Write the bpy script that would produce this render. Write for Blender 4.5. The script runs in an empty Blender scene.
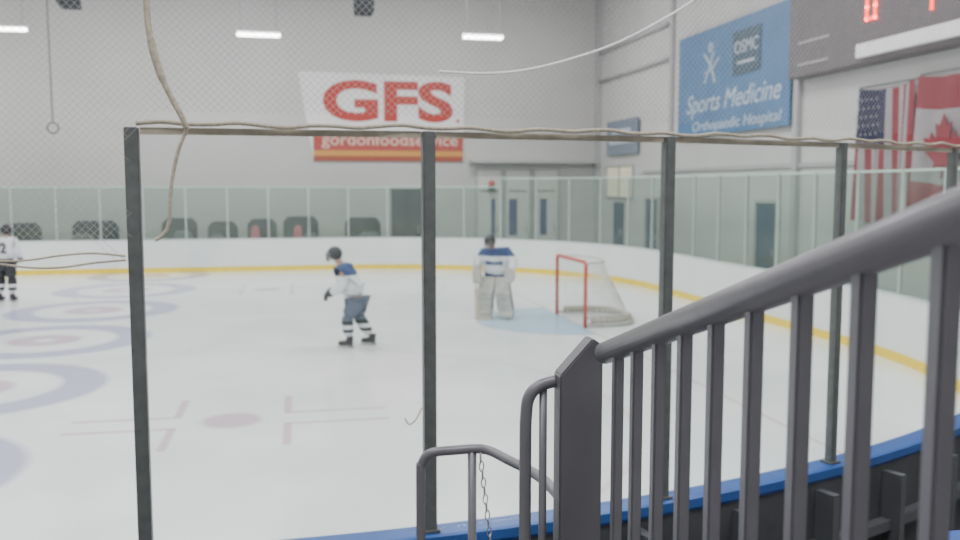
import bpy, bmesh, math, random
from mathutils import Vector, Matrix
random.seed(4)
scene = bpy.context.scene
COL = scene.collection

# ------------------------------------------------------------------ helpers
def link(o):
    COL.objects.link(o); return o

def newobj(name, me, parent=None, mats=None):
    o = bpy.data.objects.new(name, me)
    link(o)
    if parent is not None:
        o.parent = parent
    if mats:
        for m in (mats if isinstance(mats, (list, tuple)) else [mats]):
            me.materials.append(m)
    return o

def top(o, label, category, group=None):
    o["label"] = label; o["category"] = category
    if group: o["group"] = group
    return o

def struct(o, label=None):
    o["kind"] = "structure"
    if label: o["label"] = label
    return o

MATS = {}
def M(name, col, rough=.6, metal=0., var=.06, scale=6., emit=0., bump=0., spec=.5):
    if name in MATS: return MATS[name]
    m = bpy.data.materials.new(name); m.use_nodes = True
    nt = m.node_tree; b = nt.nodes["Principled BSDF"]
    b.inputs["Roughness"].default_value = rough
    b.inputs["Metallic"].default_value = metal
    b.inputs["Specular IOR Level"].default_value = spec
    tc = nt.nodes.new("ShaderNodeTexCoord")
    n = nt.nodes.new("ShaderNodeTexNoise"); n.inputs["Scale"].default_value = scale
    n.inputs["Detail"].default_value = 4
    nt.links.new(tc.outputs["Object"], n.inputs["Vector"])
    r = nt.nodes.new("ShaderNodeValToRGB")
    lo = [max(0, c*(1-var)) for c in col]; hi = [min(1, c*(1+var)) for c in col]
    r.color_ramp.elements[0].color = (*lo, 1); r.color_ramp.elements[1].color = (*hi, 1)
    r.color_ramp.elements[0].position = .3; r.color_ramp.elements[1].position = .7
    nt.links.new(n.outputs["Fac"], r.inputs["Fac"])
    nt.links.new(r.outputs["Color"], b.inputs["Base Color"])
    if emit:
        nt.links.new(r.outputs["Color"], b.inputs["Emission Color"])
        b.inputs["Emission Strength"].default_value = emit
    if bump:
        bp = nt.nodes.new("ShaderNodeBump"); bp.inputs["Strength"].default_value = bump
        bp.inputs["Distance"].default_value = .01
        nt.links.new(n.outputs["Fac"], bp.inputs["Height"])
        nt.links.new(bp.outputs["Normal"], b.inputs["Normal"])
    MATS[name] = m
    return m

def Mbands(name, bands, rough=.8, zmax=2.):
    """constant colour bands along object Z: bands = [(z_start, col),...]"""
    m = bpy.data.materials.new(name); m.use_nodes = True
    nt = m.node_tree; b = nt.nodes["Principled BSDF"]; b.inputs["Roughness"].default_value = rough
    tc = nt.nodes.new("ShaderNodeTexCoord"); sp = nt.nodes.new("ShaderNodeSeparateXYZ")
    nt.links.new(tc.outputs["Object"], sp.inputs[0])
    d = nt.nodes.new("ShaderNodeMath"); d.operation = 'DIVIDE'; d.inputs[1].default_value = zmax
    nt.links.new(sp.outputs["Z"], d.inputs[0])
    r = nt.nodes.new("ShaderNodeValToRGB"); cr = r.color_ramp; cr.interpolation = 'CONSTANT'
    cr.elements[0].position = 0; cr.elements[0].color = (*bands[0][1], 1)
    cr.elements.remove(cr.elements[1])
    for z, c in bands[1:]:
        e = cr.elements.new(z/zmax); e.color = (*c, 1)
    nt.links.new(d.outputs[0], r.inputs["Fac"])
    nt.links.new(r.outputs["Color"], b.inputs["Base Color"])
    return m

def mesh_from(verts, faces, name="mesh", smooth=False):
    me = bpy.data.meshes.new(name); me.from_pydata([tuple(v) for v in verts], [], faces); me.update()
    if smooth:
        for p in me.polygons: p.use_smooth = True
    return me

class B:
    """small mesh builder"""
    def __init__(s): s.v = []; s.f = []; s.m = []
    def box(s, lo, hi, mi=0):
        x0, y0, z0 = lo; x1, y1, z1 = hi; n = len(s.v)
        s.v += [(x0,y0,z0),(x1,y0,z0),(x1,y1,z0),(x0,y1,z0),(x0,y0,z1),(x1,y0,z1),(x1,y1,z1),(x0,y1,z1)]
        for f in [(0,3,2,1),(4,5,6,7),(0,1,5,4),(1,2,6,5),(2,3,7,6),(3,0,4,7)]:
            s.f.append(tuple(n+i for i in f)); s.m.append(mi)
    def tube(s, pts, r, seg=8, closed=False, mi=0):
        pts = [Vector(p) for p in pts]; N = len(pts); n0 = len(s.v)
        rs = r if isinstance(r, (list, tuple)) else [r]*N
        prev = None
        for i, p in enumerate(pts):
            if closed: t = (pts[(i+1) % N]-pts[i-1]).normalized()
            else: t = (pts[min(i+1, N-1)]-pts[max(i-1, 0)]).normalized()
            if prev is None:
                a = Vector((0, 0, 1)) if abs(t.z) < .9 else Vector((1, 0, 0))
                nrm = (a - t*a.dot(t)).normalized()
            else:
                nrm = (prev - t*prev.dot(t)).normalized()
            prev = nrm; bn = t.cross(nrm)
            for k in range(seg):
                an = 2*math.pi*k/seg
                s.v.append(tuple(p + (nrm*math.cos(an)+bn*math.sin(an))*rs[i]))
        for i in range(N if closed else N-1):
            j = (i+1) % N
            for k in range(seg):
                l = (k+1) % seg
                s.f.append((n0+i*seg+k, n0+i*seg+l, n0+j*seg+l, n0+j*seg+k)); s.m.append(mi)
        if not closed:
            s.f.append(tuple(n0+k for k in range(seg))[::-1]); s.m.append(mi)
            s.f.append(tuple(n0+(N-1)*seg+k for k in range(seg))); s.m.append(mi)
    def prism(s, poly, axis_dir, mi=0):
        n = len(s.v); d = Vector(axis_dir); k = len(poly)
        s.v += [tuple(p) for p in poly] + [tuple(Vector(p)+d) for p in poly]
        s.f.append(tuple(range(n, n+k))[::-1]); s.m.append(mi)
        s.f.append(tuple(range(n+k, n+2*k))); s.m.append(mi)
        for i in range(k):
            j = (i+1) % k
            s.f.append((n+i, n+j, n+k+j, n+k+i)); s.m.append(mi)
    def mesh(s, name="mesh", smooth=False, bevel=0., bseg=2):
        me = bpy.data.meshes.new(name); me.from_pydata(s.v, [], s.f); me.update()
        for p, mi in zip(me.polygons, s.m): p.material_index = mi
        bm = bmesh.new(); bm.from_mesh(me)
        if bevel:
            bmesh.ops.bevel(bm, geom=[e for e in bm.edges], offset=bevel, segments=bseg, affect='EDGES', clamp_overlap=True)
        bmesh.ops.recalc_face_normals(bm, faces=bm.faces)
        bm.to_mesh(me); bm.free()
        if smooth:
            for p in me.polygons: p.use_smooth = True
        return me

def spline(P, n=8):
    P = [Vector(p) for p in P]; out = []
    for i in range(len(P)-1):
        p0 = P[max(i-1, 0)]; p1 = P[i]; p2 = P[i+1]; p3 = P[min(i+2, len(P)-1)]
        for k in range(n):
            t = k/n
            out.append(.5*((2*p1)+(p2-p0)*t+(2*p0-5*p1+4*p2-p3)*t*t+(-p0+3*p1-3*p2+p3)*t**3))
    out.append(P[-1]); return out

def bake(o):
    dg = bpy.context.evaluated_depsgraph_get(); dg.update()
    me = bpy.data.meshes.new_from_object(o.evaluated_get(dg))
    return me

def skin(verts, edges, radii, root=0, sub=2):
    me = bpy.data.meshes.new("sk"); me.from_pydata([tuple(v) for v in verts], edges, []); me.update()
    o = bpy.data.objects.new("tmp", me); link(o)
    o.modifiers.new("s", 'SKIN')
    if not me.skin_vertices: raise RuntimeError("no skin layer")
    for i, sv in enumerate(me.skin_vertices[0].data):
        r = radii[i]; sv.radius = r if isinstance(r, tuple) else (r, r)
        sv.use_root = (i == root)
    ss = o.modifiers.new("u", 'SUBSURF'); ss.levels = sub; ss.render_levels = sub
    out = bake(o)
    bpy.data.objects.remove(o)
    out.materials.clear()
    for p in out.polygons: p.use_smooth = True; p.material_index = 0
    return out

def text_obj(body, o, right, w, h, mat, parent=None, name="lettering", bold=0., thick=.01, shear=0.):
    cu = bpy.data.curves.new("t", 'FONT'); cu.body = body; cu.size = 1; cu.offset = bold; cu.extrude = .5; cu.shear = shear
    cu.resolution_u = 4
    t = bpy.data.objects.new("t", cu); link(t)
    me = bake(t); bpy.data.objects.remove(t)
    xs = [v.co.x for v in me.vertices]; ys = [v.co.y for v in me.vertices]
    x0, x1, y0, y1 = min(xs), max(xs), min(ys), max(ys)
    r = Vector(right).normalized(); up = Vector((0, 0, 1)); nn = r.cross(up)
    for v in me.vertices:
        c = v.co.copy()
        v.co = Vector(o) + r*((c.x-x0)/(x1-x0)*w) + up*((c.y-y0)/(y1-y0)*h) + nn*((c.z+.5)*thick)
    me.materials.clear()
    ob = newobj(name, me, parent, mat)
    return ob

# ------------------------------------------------------------------ materials
m_wall = M("wall_paint", (.53, .518, .512), .85, var=.05, scale=.35)
m_wall2 = M("end_wall_paint", (.56, .55, .545), .85, var=.06, scale=.5)
m_ceil = M("ceiling_deck", (.55, .55, .55), .9, var=.05)
m_floor = M("rubber_floor", (.08, .082, .085), .85, var=.2, scale=10)
m_board = M("board_white", (.78, .81, .81), .45, var=.04, scale=1.)
m_boardout = M("board_outer_dark", (.05, .053, .06), .7, var=.2)
m_kick = M("kick_yellow", (.86, .63, .03), .5, var=.08)
m_capblue = M("cap_blue", (.022, .085, .30), .4, var=.1)
m_cappale = M("cap_pale", (.62, .68, .68), .5)
m_postdark = M("post_dark", (.105, .115, .113), .45, .15, var=.15, scale=20)
m_postlight = M("post_pale", (.48, .55, .52), .4, .3, var=.08)
m_tan = M("trim_tan", (.33, .30, .235), .6, var=.2, scale=12)
m_green = M("glass_edge_green", (.46, .62, .54), .4, var=.05)
m_rail = M("rail_paint", (.145, .143, .160), .38, .15, var=.06, scale=15)
m_newel = M("newel_paint", (.11, .108, .121), .45, .15, var=.06)
m_rope = M("rope_tan", (.40, .355, .28), .9, var=.2, scale=60)
m_ropew = M("rope_white", (.80, .80, .80), .9, var=.1, scale=60)
m_net = M("netting_cord", (.36, .355, .35), .9, var=.1)
m_netw = M("goal_netting", (.74, .74, .71), .9, var=.05)
m_red = M("goal_red", (.52, .05, .03), .4, var=.08)
m_white = M("white_cloth", (.74, .75, .76), .8, var=.04)
m_whitep = M("white_pad", (.47, .46, .42), .6, var=.16, scale=9)
m_black = M("black_plastic", (.02, .022, .028), .5, var=.2)
m_darkblue = M("dark_blue", (.025, .05, .16), .7, var=.1)
m_steel = M("steel", (.5, .5, .5), .3, .9)
m_cage = M("cage_steel", (.10, .10, .11), .4, .5)
m_skin = M("skin_tone", (.42, .28, .21), .6, var=.05)
m_grey = M("mid_grey", (.16, .17, .18), .7, var=.1)
m_dgrey = M("dark_grey_fabric", (.055, .06, .07), .8, var=.1)
m_pink = M("pink_fabric", (.65, .18, .24), .8, var=.1)
m_lamp = M("lamp_tube", (1, .99, .96), .5, var=0., emit=12.)
m_alum = M("aluminium_deck", (.3, .3, .31), .5, .5, var=.1)

def glass(name, tint, haze, refl):
    m = bpy.data.materials.new(name); m.use_nodes = True; nt = m.node_tree
    for n in list(nt.nodes):
        if n.type != 'OUTPUT_MATERIAL': nt.nodes.remove(n)
    out = [n for n in nt.nodes if n.type == 'OUTPUT_MATERIAL'][0]
    t = nt.nodes.new("ShaderNodeBsdfTransparent"); t.inputs[0].default_value = (*tint, 1)
    g = nt.nodes.new("ShaderNodeBsdfGlossy"); g.inputs["Roughness"].default_value = .05
    d = nt.nodes.new("ShaderNodeBsdfDiffuse"); d.inputs[0].default_value = (.7, .8, .76, 1)
    nz = nt.nodes.new("ShaderNodeTexNoise"); nz.inputs["Scale"].default_value = 3
    mp = nt.nodes.new("ShaderNodeMath"); mp.operation = 'MULTIPLY'; mp.inputs[1].default_value = haze*2
    nt.links.new(nz.outputs["Fac"], mp.inputs[0])
    a = nt.nodes.new("ShaderNodeMixShader"); nt.links.new(mp.outputs[0], a.inputs[0])
    nt.links.new(t.outputs[0], a.inputs[1]); nt.links.new(d.outputs[0], a.inputs[2])
    b = nt.nodes.new("ShaderNodeMixShader"); b.inputs[0].default_value = refl
    nt.links.new(a.outputs[0], b.inputs[1]); nt.links.new(g.outputs[0], b.inputs[2])
    nt.links.new(b.outputs[0], out.inputs["Surface"])
    return m
m_glassn = glass("near_glass", (.972, .985, .977), .025, .015)
m_glassf = glass("far_glass", (.83, .895, .86), .03, .02)

# ------------------------------------------------------------------ rink path
NV, FV, EU, R1, R2, LU = 4.0, 28.7, 8.9, 9.2, 7.4, -30.0
L1 = R1*math.pi/2; L2 = (FV-R2)-(NV+R1); L3 = R2*math.pi/2
# s = 0 at (EU-R1, NV) where near corner begins
def path(s):
    if s < 0: return Vector((EU-R1+s, NV, 0)), Vector((0, -1, 0))
    if s < L1:
        a = s/R1; c = Vector((EU-R1, NV+R1, 0)); n = Vector((math.sin(a), -math.cos(a), 0)); return c+n*R1, n
    s -= L1
    if s < L2: return Vector((EU, NV+R1+s, 0)), Vector((1, 0, 0))
    s -= L2
    if s < L3:
        a = s/R2; c = Vector((EU-R2, FV-R2, 0)); n = Vector((math.cos(a), math.sin(a), 0)); return c+n*R2, n
    s -= L3
    return Vector((EU-R2-s, FV, 0)), Vector((0, 1, 0))
S0 = LU-(EU-R1)+.05; STOT = L1+L2+L3+(EU-R2-LU)-.05
def samples(a, b, step=.3):
    n = max(2, int((b-a)/step)); return [a+(b-a)*i/n for i in range(n+1)]
def sweep(a, b, prof, mids=None, step=.3):
    ss = samples(a, b, step); V = []; F = []; MI = []; k = len(prof)
    for s in ss:
        p, n = path(s)
        for (o, z) in prof:
            q = p+n*o; V.append((q.x, q.y, z))
    for i in range(len(ss)-1):
        for j in range(k):
            l = (j+1) % k
            F.append((i*k+j, i*k+l, (i+1)*k+l, (i+1)*k+j)); MI.append(mids[j] if mids else 0)
    F.append(tuple(range(k))); MI.append(mids[0] if mids else 0)
    F.append(tuple((len(ss)-1)*k+j for j in range(k))); MI.append(mids[0] if mids else 0)
    b_ = B(); b_.v = V; b_.f = F; b_.m = MI
    return b_

# ------------------------------------------------------------------ shell
HC = 9.7
WU, WV = 10.8, 31.4
b = B(); b.box((LU-.2, -5, -.3), (WU+.2, WV+.2, 0)); fl = struct(newobj("floor", b.mesh(), None, m_floor))
b = B(); b.box((LU-.2, WV, 0), (WU+.2, WV+.2, HC))
w = struct(newobj("wall_far", b.mesh(), None, m_wall))
b = B(); b.box((WU, -5, 0), (WU+.2, WV, HC))
w = struct(newobj("wall_end", b.mesh(), None, m_wall2))
b = B(); b.box((LU-.2, -5, 0), (LU, WV, HC))
w = struct(newobj("wall_opposite", b.mesh(), None, m_wall2))
b = B(); b.box((LU-.2, -5, HC), (WU+.2, WV+.2, HC+.2))
w = struct(newobj("ceiling", b.mesh(), None, m_ceil))

m_trim = M("trim_grey", (.42, .42, .42), .7)
k = 1
for (lo, hi) in [((WU-.18, WV-.25, 0), (WU, WV, HC)), ((WU-.12, 17.95, 0), (WU, 18.15, HC)), ((WU-.1, 24.75, 0), (WU, 24.95, HC)),
                 ((WU-.06, 5, 3.05), (WU, 27.0, 3.15)), ((6.0, WV-.45, 3.45), (WU-.2, WV, 3.55))]:
    b = B(); b.box(lo, hi); struct(newobj("trim_%d" % k, b.mesh(bevel=.01), None, m_trim)); k += 1
for z in (6.35, 7.35):
    b = B(); b.tube([(WU-.1, 25.1, z), (WU-.1, WV-.3, z)], .05, 10)
    o = newobj("conduit_pipe", b.mesh(smooth=True), None, m_trim); top(o, "grey steel conduit pipe running along the arena end wall", "pipe")
# lit office window in the end wall near the corner
e = bpy.data.objects.new("window_1", None); link(e); struct(e)
b = B(); b.box((WU-.03, 27.9, 2.30), (WU-.001, 30.3, 3.30)); newobj("window_pane", b.mesh(), e, M("warm_pane", (.85, .76, .58), .4, emit=.25))
b = B()
for lo, hi in [((WU-.07, 27.82, 2.24), (WU-.001, 30.38, 2.299)), ((WU-.07, 27.82, 3.301), (WU-.001, 30.38, 3.37)), ((WU-.07, 27.82, 2.299), (WU-.001, 27.899, 3.301)), ((WU-.07, 30.301, 2.299), (WU-.001, 30.38, 3.301)), ((WU-.07, 29.07, 2.299), (WU-.031, 29.13, 3.301))]: b.box(lo, hi)
newobj("window_frame", b.mesh(), e, m_trim)

# ------------------------------------------------------------------ ice (markings painted under the ice)
ss = samples(S0, STOT, .4); pts = [path(s) for s in ss]
b = B(); poly = [(p.x-n.x*.003, p.y-n.y*.003, .001) for p, n in pts]; b.prism(poly, (0, 0, .019))
def ice_mat():
    m = bpy.data.materials.new("ice"); m.use_nodes = True; nt = m.node_tree; P = nt.nodes["Principled BSDF"]
    tc = nt.nodes.new("ShaderNodeTexCoord"); sp = nt.nodes.new("ShaderNodeSeparateXYZ"); nt.links.new(tc.outputs["Object"], sp.inputs[0])
    X, Y = sp.outputs["X"], sp.outputs["Y"]
    def f(op, a, b_=None, c=None, clamp=False):
        n = nt.nodes.new("ShaderNodeMath"); n.operation = op; n.use_clamp = clamp
        for i, q in enumerate((a, b_, c)):
            if q is None: continue
            if isinstance(q, (int, float)): n.inputs[i].default_value = q
            else: nt.links.new(q, n.inputs[i])
        return n.outputs[0]
    def dist(x, y, cx, cy):
        dx = f('SUBTRACT', x, cx); dy = f('SUBTRACT', y, cy)
        return f('SQRT', f('ADD', f('MULTIPLY', dx, dx), f('MULTIPLY', dy, dy)))
    def less(d, r, soft=.03):
        return f('MULTIPLY_ADD', f('SUBTRACT', r, d), 1/soft, .5, True)
    def ring(d, r0, r1, soft=.05): return f('MULTIPLY', less(d, r1, soft), f('SUBTRACT', 1., less(d, r0, soft)))
    def rect(x, y, x0, x1, y0, y1):
        a = less(f('ABSOLUTE', f('SUBTRACT', x, (x0+x1)/2)), (x1-x0)/2); c = less(f('ABSOLUTE', f('SUBTRACT', y, (y0+y1)/2)), (y1-y0)/2)
        return f('MULTIPLY', a, c)
    nz = nt.nodes.new("ShaderNodeTexNoise"); nz.inputs["Scale"].default_value = .5; nz.inputs["Detail"].default_value = 6
    nt.links.new(tc.outputs["Object"], nz.inputs["Vector"])
    rp = nt.nodes.new("ShaderNodeValToRGB"); rp.color_ramp.elements[0].position = .35; rp.color_ramp.elements[1].position = .65
    rp.color_ramp.elements[0].color = (.76, .81, .82, 1); rp.color_ramp.elements[1].color = (.88, .92, .925, 1)
    nt.links.new(nz.outputs["Fac"], rp.inputs["Fac"])
    col = rp.outputs["Color"]
    def paint(mask, c, k_):
        nonlocal col
        mx = nt.nodes.new("ShaderNodeMix"); mx.data_type = 'RGBA'
        nt.links.new(f('MULTIPLY', mask, k_), mx.inputs[0]); nt.links.new(col, mx.inputs[6]); mx.inputs[7].default_value = (*c, 1)
        col = mx.outputs[2]
    ymod = f('SUBTRACT', f('MODULO', f('ADD', f('SUBTRACT', Y, 8.80), 1.9+38.), 3.8), 1.9)
    d = dist(X, ymod, -4.25, 0.)
    paint(ring(d, 1.15, 1.72, .12), (.27, .26, .52), .68)
    paint(ring(d, .16, .58, .12), (.48, .28, .42), .65)
    yc = f('ABSOLUTE', f('SUBTRACT', Y, 16.9))
    d = dist(X, yc, -.75, 6.6)
    red = (.66, .24, .32)
    paint(less(d, .33, .12), (.48, .26, .38), .65)
    paint(ring(d, 4.47, 4.55, .06), red, .28)
    xa = f('ABSOLUTE', f('SUBTRACT', X, -.75)); ya = f('ABSOLUTE', f('SUBTRACT', yc, 6.6))
    paint(rect(xa, ya, .58, 1.75, .21, .29), (.54, .28, .42), .6)
    paint(rect(xa, ya, .57, .66, .22, 1.1), (.54, .28, .42), .6)
    paint(less(f('ABSOLUTE', f('SUBTRACT', X, 5.24)), .03, .03), red, .45)
    d = dist(X, Y, 5.24, 16.9)
    left = less(X, 5.24)
    paint(f('MULTIPLY', less(d, 1.83), left), (.32, .56, .78), .78)
    paint(f('MULTIPLY', ring(d, 1.80, 1.86, .03), left), red, .35)
    nt.links.new(col, P.inputs["Base Color"])
    P.inputs["Roughness"].default_value = .18; P.inputs["Specular IOR Level"].default_value = .55
    n2 = nt.nodes.new("ShaderNodeTexNoise"); n2.inputs["Scale"].default_value = 9; n2.inputs["Detail"].default_value = 8
    nt.links.new(tc.outputs["Object"], n2.inputs["Vector"])
    bp = nt.nodes.new("ShaderNodeBump"); bp.inputs["Strength"].default_value = .12; bp.inputs["Distance"].default_value = .01
    nt.links.new(n2.outputs["Fac"], bp.inputs["Height"]); nt.links.new(bp.outputs["Normal"], P.inputs["Normal"])
    return m
ice = newobj("ice_rink", b.mesh(), None, ice_mat())
top(ice, "white ice sheet with faded curling rings and faceoff markings", "ice rink")

# ------------------------------------------------------------------ dasher boards
BH = 1.0
boards = bpy.data.objects.new("rink_boards", None); link(boards)
top(boards, "white rink boards with yellow kickplate, cap rail and glass shields", "boards")
sw = sweep(S0, STOT, [(0, 0.0), (0, BH), (.12, BH), (.12, 0.0)], [0, 0, 1, 1])
newobj("board_wall", sw.mesh(), boards, [m_board, m_boardout])
newobj("kickplate", sweep(S0, STOT, [(-.012, .021), (-.012, .17), (0.001, .17), (.001, .021)]).mesh(), boards, m_kick)["label"] = "yellow kickplate strip"
SB = R1*math.radians(62)
CAP = 1.07
newobj("cap_rail", sweep(S0, SB, [(-.02, BH+.02), (-.02, CAP-.005), (.0, CAP), (.115, CAP), (.135, CAP-.005), (.135, BH+.02), (.121, BH), (.0, BH)]).mesh(), boards, m_capblue)["label"] = "blue cap rail"
newobj("cap_rail", sweep(SB, STOT, [(-.01, BH), (-.01, BH+.03), (.14, BH+.03), (.14, BH)]).mesh(), boards, m_cappale)["label"] = "pale cap rail"
sw = B()
for z in (.25, .62):
    q = sweep(S0, L1+L2, [(.12, z), (.12, z+.06), (.19, z+.06), (.19, z)])
    n = len(sw.v); sw.v += q.v; sw.f += [tuple(i+n for i in f) for f in q.f]; sw.m += q.m
for i in range(30):
    s = -8+i*.62
    p, n = path(s); t = Vector((-n.y, n.x, 0))
    P0 = p+n*.12
    poly = [P0-t*.025, P0+t*.025, P0+t*.025+n*.12, P0-t*.025+n*.12]
    sw.prism([(q.x, q.y, 0.0) for q in poly], (0, 0, BH-.04))
newobj("board_frame", sw.mesh(), boards, M("frame_steel", (.10, .105, .115), .6, .3))

# ------------------------------------------------------------------ glass
sp0 = -.355
SP = 1.229
near_top, far_top = 2.88, 2.62
Sfar = L1+L2+L3*.55
i = 0
def frame_box(bb, c, n, hw, hd, z0, z1, mi=0):
    t = Vector((-n.y, n.x, 0))
    poly = [c-t*hw-n*hd, c+t*hw-n*hd, c+t*hw+n*hd, c-t*hw+n*hd]
    bb.prism([(q.x, q.y, z0) for q in poly], (0, 0, z1-z0), mi)
while sp0+SP*i < L1+L2+L3+17:
    s = sp0+SP*i
    p, n = path(s)
    near = s < 7.0
    zt = near_top if s < Sfar else far_top
    zb = CAP if s < SB else BH+.03
    c = p+n*.06
    bb = B()
    if near:
        frame_box(bb, c, n, .028 if s < 3 else .023, .025, zb, zt+.01)
        frame_box(bb, c, n, .042, .042, zb, zb+.012)
        o = newobj("glass_post", bb.mesh(bevel=.004), boards, m_postdark)
        o["label"] = "dark grey steel glass post"
    else:
        frame_box(bb, c, n, .022, .03, zb, zt)
        frame_box(bb, c, n, .04, .045, zb, zb+.012)
        o = newobj("glass_post", bb.mesh(bevel=.004), boards, m_postlight)
        o["label"] = "slim pale aluminium glass post"
    s2 = s+SP
    p2, n2 = path(s2); c2 = p2+n2*.06
    d = (c2-c).normalized(); nn = Vector((d.y, -d.x, 0))
    zt2 = near_top if (s+s2)/2 < Sfar else far_top
    a_ = c+d*.034; e_ = c2-d*.034
    bb = B()
    bb.prism([(a_.x-nn.x*.005, a_.y-nn.y*.005, zb+.002), (e_.x-nn.x*.005, e_.y-nn.y*.005, zb+.002), (e_.x+nn.x*.005, e_.y+nn.y*.005, zb+.002), (a_.x+nn.x*.005, a_.y+nn.y*.005, zb+.002)], (0, 0, zt2-zb-.02))
    g = newobj("glass_panel", bb.mesh(), boards, m_glassn if near else m_glassf)
    g["label"] = "clear glass panel with tan top trim" if near else "green-tinted glass shield panel"
    bb = B(); h = .012 if near else .02
    bb.prism([(a_.x-nn.x*h, a_.y-nn.y*h, zt2-.018), (e_.x-nn.x*h, e_.y-nn.y*h, zt2-.018), (e_.x+nn.x*h, e_.y+nn.y*h, zt2-.018), (a_.x+nn.x*h, a_.y+nn.y*h, zt2-.018)], (0, 0, .028 if near else .035))
    newobj("top_trim", bb.mesh(), g, m_tan if near else m_green)
    i += 1

# ------------------------------------------------------------------ netting above glass
V = []; F = []
def strand(pts):
    for (a, b_) in zip(pts[:-1], pts[1:]):
        ds, dz = b_[0]-a[0], b_[1]-a[1]; L = math.hypot(ds, dz); ox, oz = -dz/L*.00075, ds/L*.00075
        n = len(V)
        for (s, z) in ((a[0]-ox, a[1]-oz), (a[0]+ox, a[1]+oz), (b_[0]+ox, b_[1]+oz), (b_[0]-ox, b_[1]-oz)):
            p, nr = path(s); q = p+nr*(.10+.03*math.sin(s*1.7)*math.sin(z*2)); V.append((q.x, q.y, z))
        F.append((n, n+1, n+2, n+3))
SL, SR, ZT, CELL = -5.0, 9.0, 5.2, .031
def zlow(s): return 2.36+.04*math.sin(s*6) if s < sp0 else 2.885
for sgn in (1, -1):
    c = SL-3 if sgn > 0 else SL
    while c < (SR if sgn > 0 else SR+3):
        pts_ = []
        N_ = 28
        for j in range(N_+1):
            z = 2.34+(ZT-2.34)*j/N_; s = c+sgn*(z-2.34)
            if SL <= s <= SR and z >= zlow(s): pts_.append((s, z))
            elif len(pts_) > 1: strand(pts_); pts_ = []
            else: pts_ = []
        if len(pts_) > 1: strand(pts_)
        c += CELL
net = newobj("safety_netting", mesh_from(V, F), None, m_net)
top(net, "fine grey diamond mesh safety netting hung above the rink glass", "netting")

def onnet(s, z, o=.16):
    p, n = path(s); q = p+n*o; return (q.x, q.y, z)
pts_ = [onnet(sp0+.02+j*.1, 2.905+.006*math.sin(j*1.9)+.004*math.sin(j*.7), .075) for j in range(80)]
b = B(); b.tube(spline(pts_, 3), .009, 6); o = newobj("hem_rope", b.mesh(smooth=True), None, m_rope)
top(o, "tan hem rope of the netting lying along the glass top", "rope")
q0 = .40+.035
b = B(); b.tube(spline([onnet(-.70+q0, 3.75), onnet(-.70+q0, 3.40), onnet(-.69+q0, 3.24), onnet(-.65+q0, 3.08), onnet(-.58+q0, 2.93), onnet(-.565+q0, 2.885, .15)], 8),
                [.013]*17+[.016]*8+[.012]*16, 8)
o = newobj("hanging_rope", b.mesh(smooth=True), None, m_rope); top(o, "thick tan rope hanging down the netting to the glass top", "rope")
b = B(); b.tube(spline([onnet(-.56+q0, 2.89, .13), onnet(-.60+q0, 2.79, .14), onnet(-.63+q0, 2.65, .14), onnet(-.645+q0, 2.5, .14), onnet(-.67+q0, 2.45, .14), onnet(-.70+q0, 2.43, .14)], 8), .0075, 6)
o = newobj("loose_cord", b.mesh(smooth=True), None, m_rope); top(o, "thin loose tan cord dangling in front of the glass", "rope")
b = B(); b.tube(spline([onnet(.90, 3.14), onnet(1.12, 3.14), onnet(1.35, 3.175), onnet(1.68, 3.28), onnet(1.95, 3.41), onnet(2.2, 3.56), onnet(2.6, 3.85)], 8), .0055, 6)
o = newobj("seam_rope", b.mesh(smooth=True), None, m_ropew); top(o, "white seam rope curving up across the safety netting", "rope")
for (dz, ph) in ((0, 0), (-.03, 1.5)):
    b = B(); b.tube(spline([onnet(sp0-.03-.12*j, 2.365+dz+.014*math.sin(j*1.3+ph), .12) for j in range(14)], 4), .0045, 6)
    o = newobj("net_edge_cord", b.mesh(smooth=True), None, m_rope); top(o, "thin brown wavy cord along the lower net edge", "rope")
b = B(); b.tube(spline([onnet(.83, 1.66, .10), onnet(.80, 1.61, .11), onnet(.77, 1.59, .11), onnet(.75, 1.62, .11)], 6), .0035, 6)
o = newobj("wire_hook", b.mesh(smooth=True), boards, m_rope); o["label"] = "small bent wire hook"

# ------------------------------------------------------------------ stands and railings
b = B()
steps = [(1.9, 2.5, 1.2), (1.3, 1.9, 1.37), (.7, 1.3, 1.54), (-.2, .7, 1.62), (-1.0, -.2, 1.79), (-1.8, -1., 1.96), (2.5, 2.75, .9), (2.75, 3.0, .6), (3.0, 3.3, .3)]
for (v0, v1, z) in steps: b.box((-4, v0, .0), (5, v1, z))
st = newobj("bleacher_stand", b.mesh(), None, m_alum); top(st, "grey metal stepped spectator stand beside the rink boards", "stand")

rail = bpy.data.objects.new("stair_railing", None); rail.location = (0, 0, 0); link(rail)
top(rail, "dark grey metal stair railing with thick handrail and many balusters", "railing")
A = Vector((.768, 2.14, 2.232)); Bp = Vector((.655, .786, 2.622)); D = Bp-A
b = B(); b.tube([A-D*.02, A+D*.5, A+D*1.5], .0285, 20); newobj("handrail", b.mesh(smooth=True), rail, m_rail)
b = B(); b.tube([A+Vector((0, 0, -.93))-D*.02, A+D*1.5+Vector((0, 0, -.93))], .018, 12); newobj("bottom_rail", b.mesh(smooth=True), rail, m_rail)
for k in range(13):
    t = .07+k*.1140
    p = A+D*t
    b = B(); hb = .0125; b.box((p.x-hb, p.y-hb, p.z-.93), (p.x+hb, p.y+hb, p.z-.004))
    newobj("baluster", b.mesh(bevel=.004), rail, m_rail)
b = B(); c = Vector((.722, 2.24, 0)); hx = .058
b.prism([(c.x-hx, c.y-.03, 1.2), (c.x+hx, c.y-.03, 1.2), (c.x+hx, c.y-.03, 2.235), (c.x+.03, c.y-.03, 2.255), (c.x-hx, c.y-.03, 2.16)], (0, .06, 0))
newobj("newel_post", b.mesh(bevel=.004), rail, m_newel)
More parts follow.
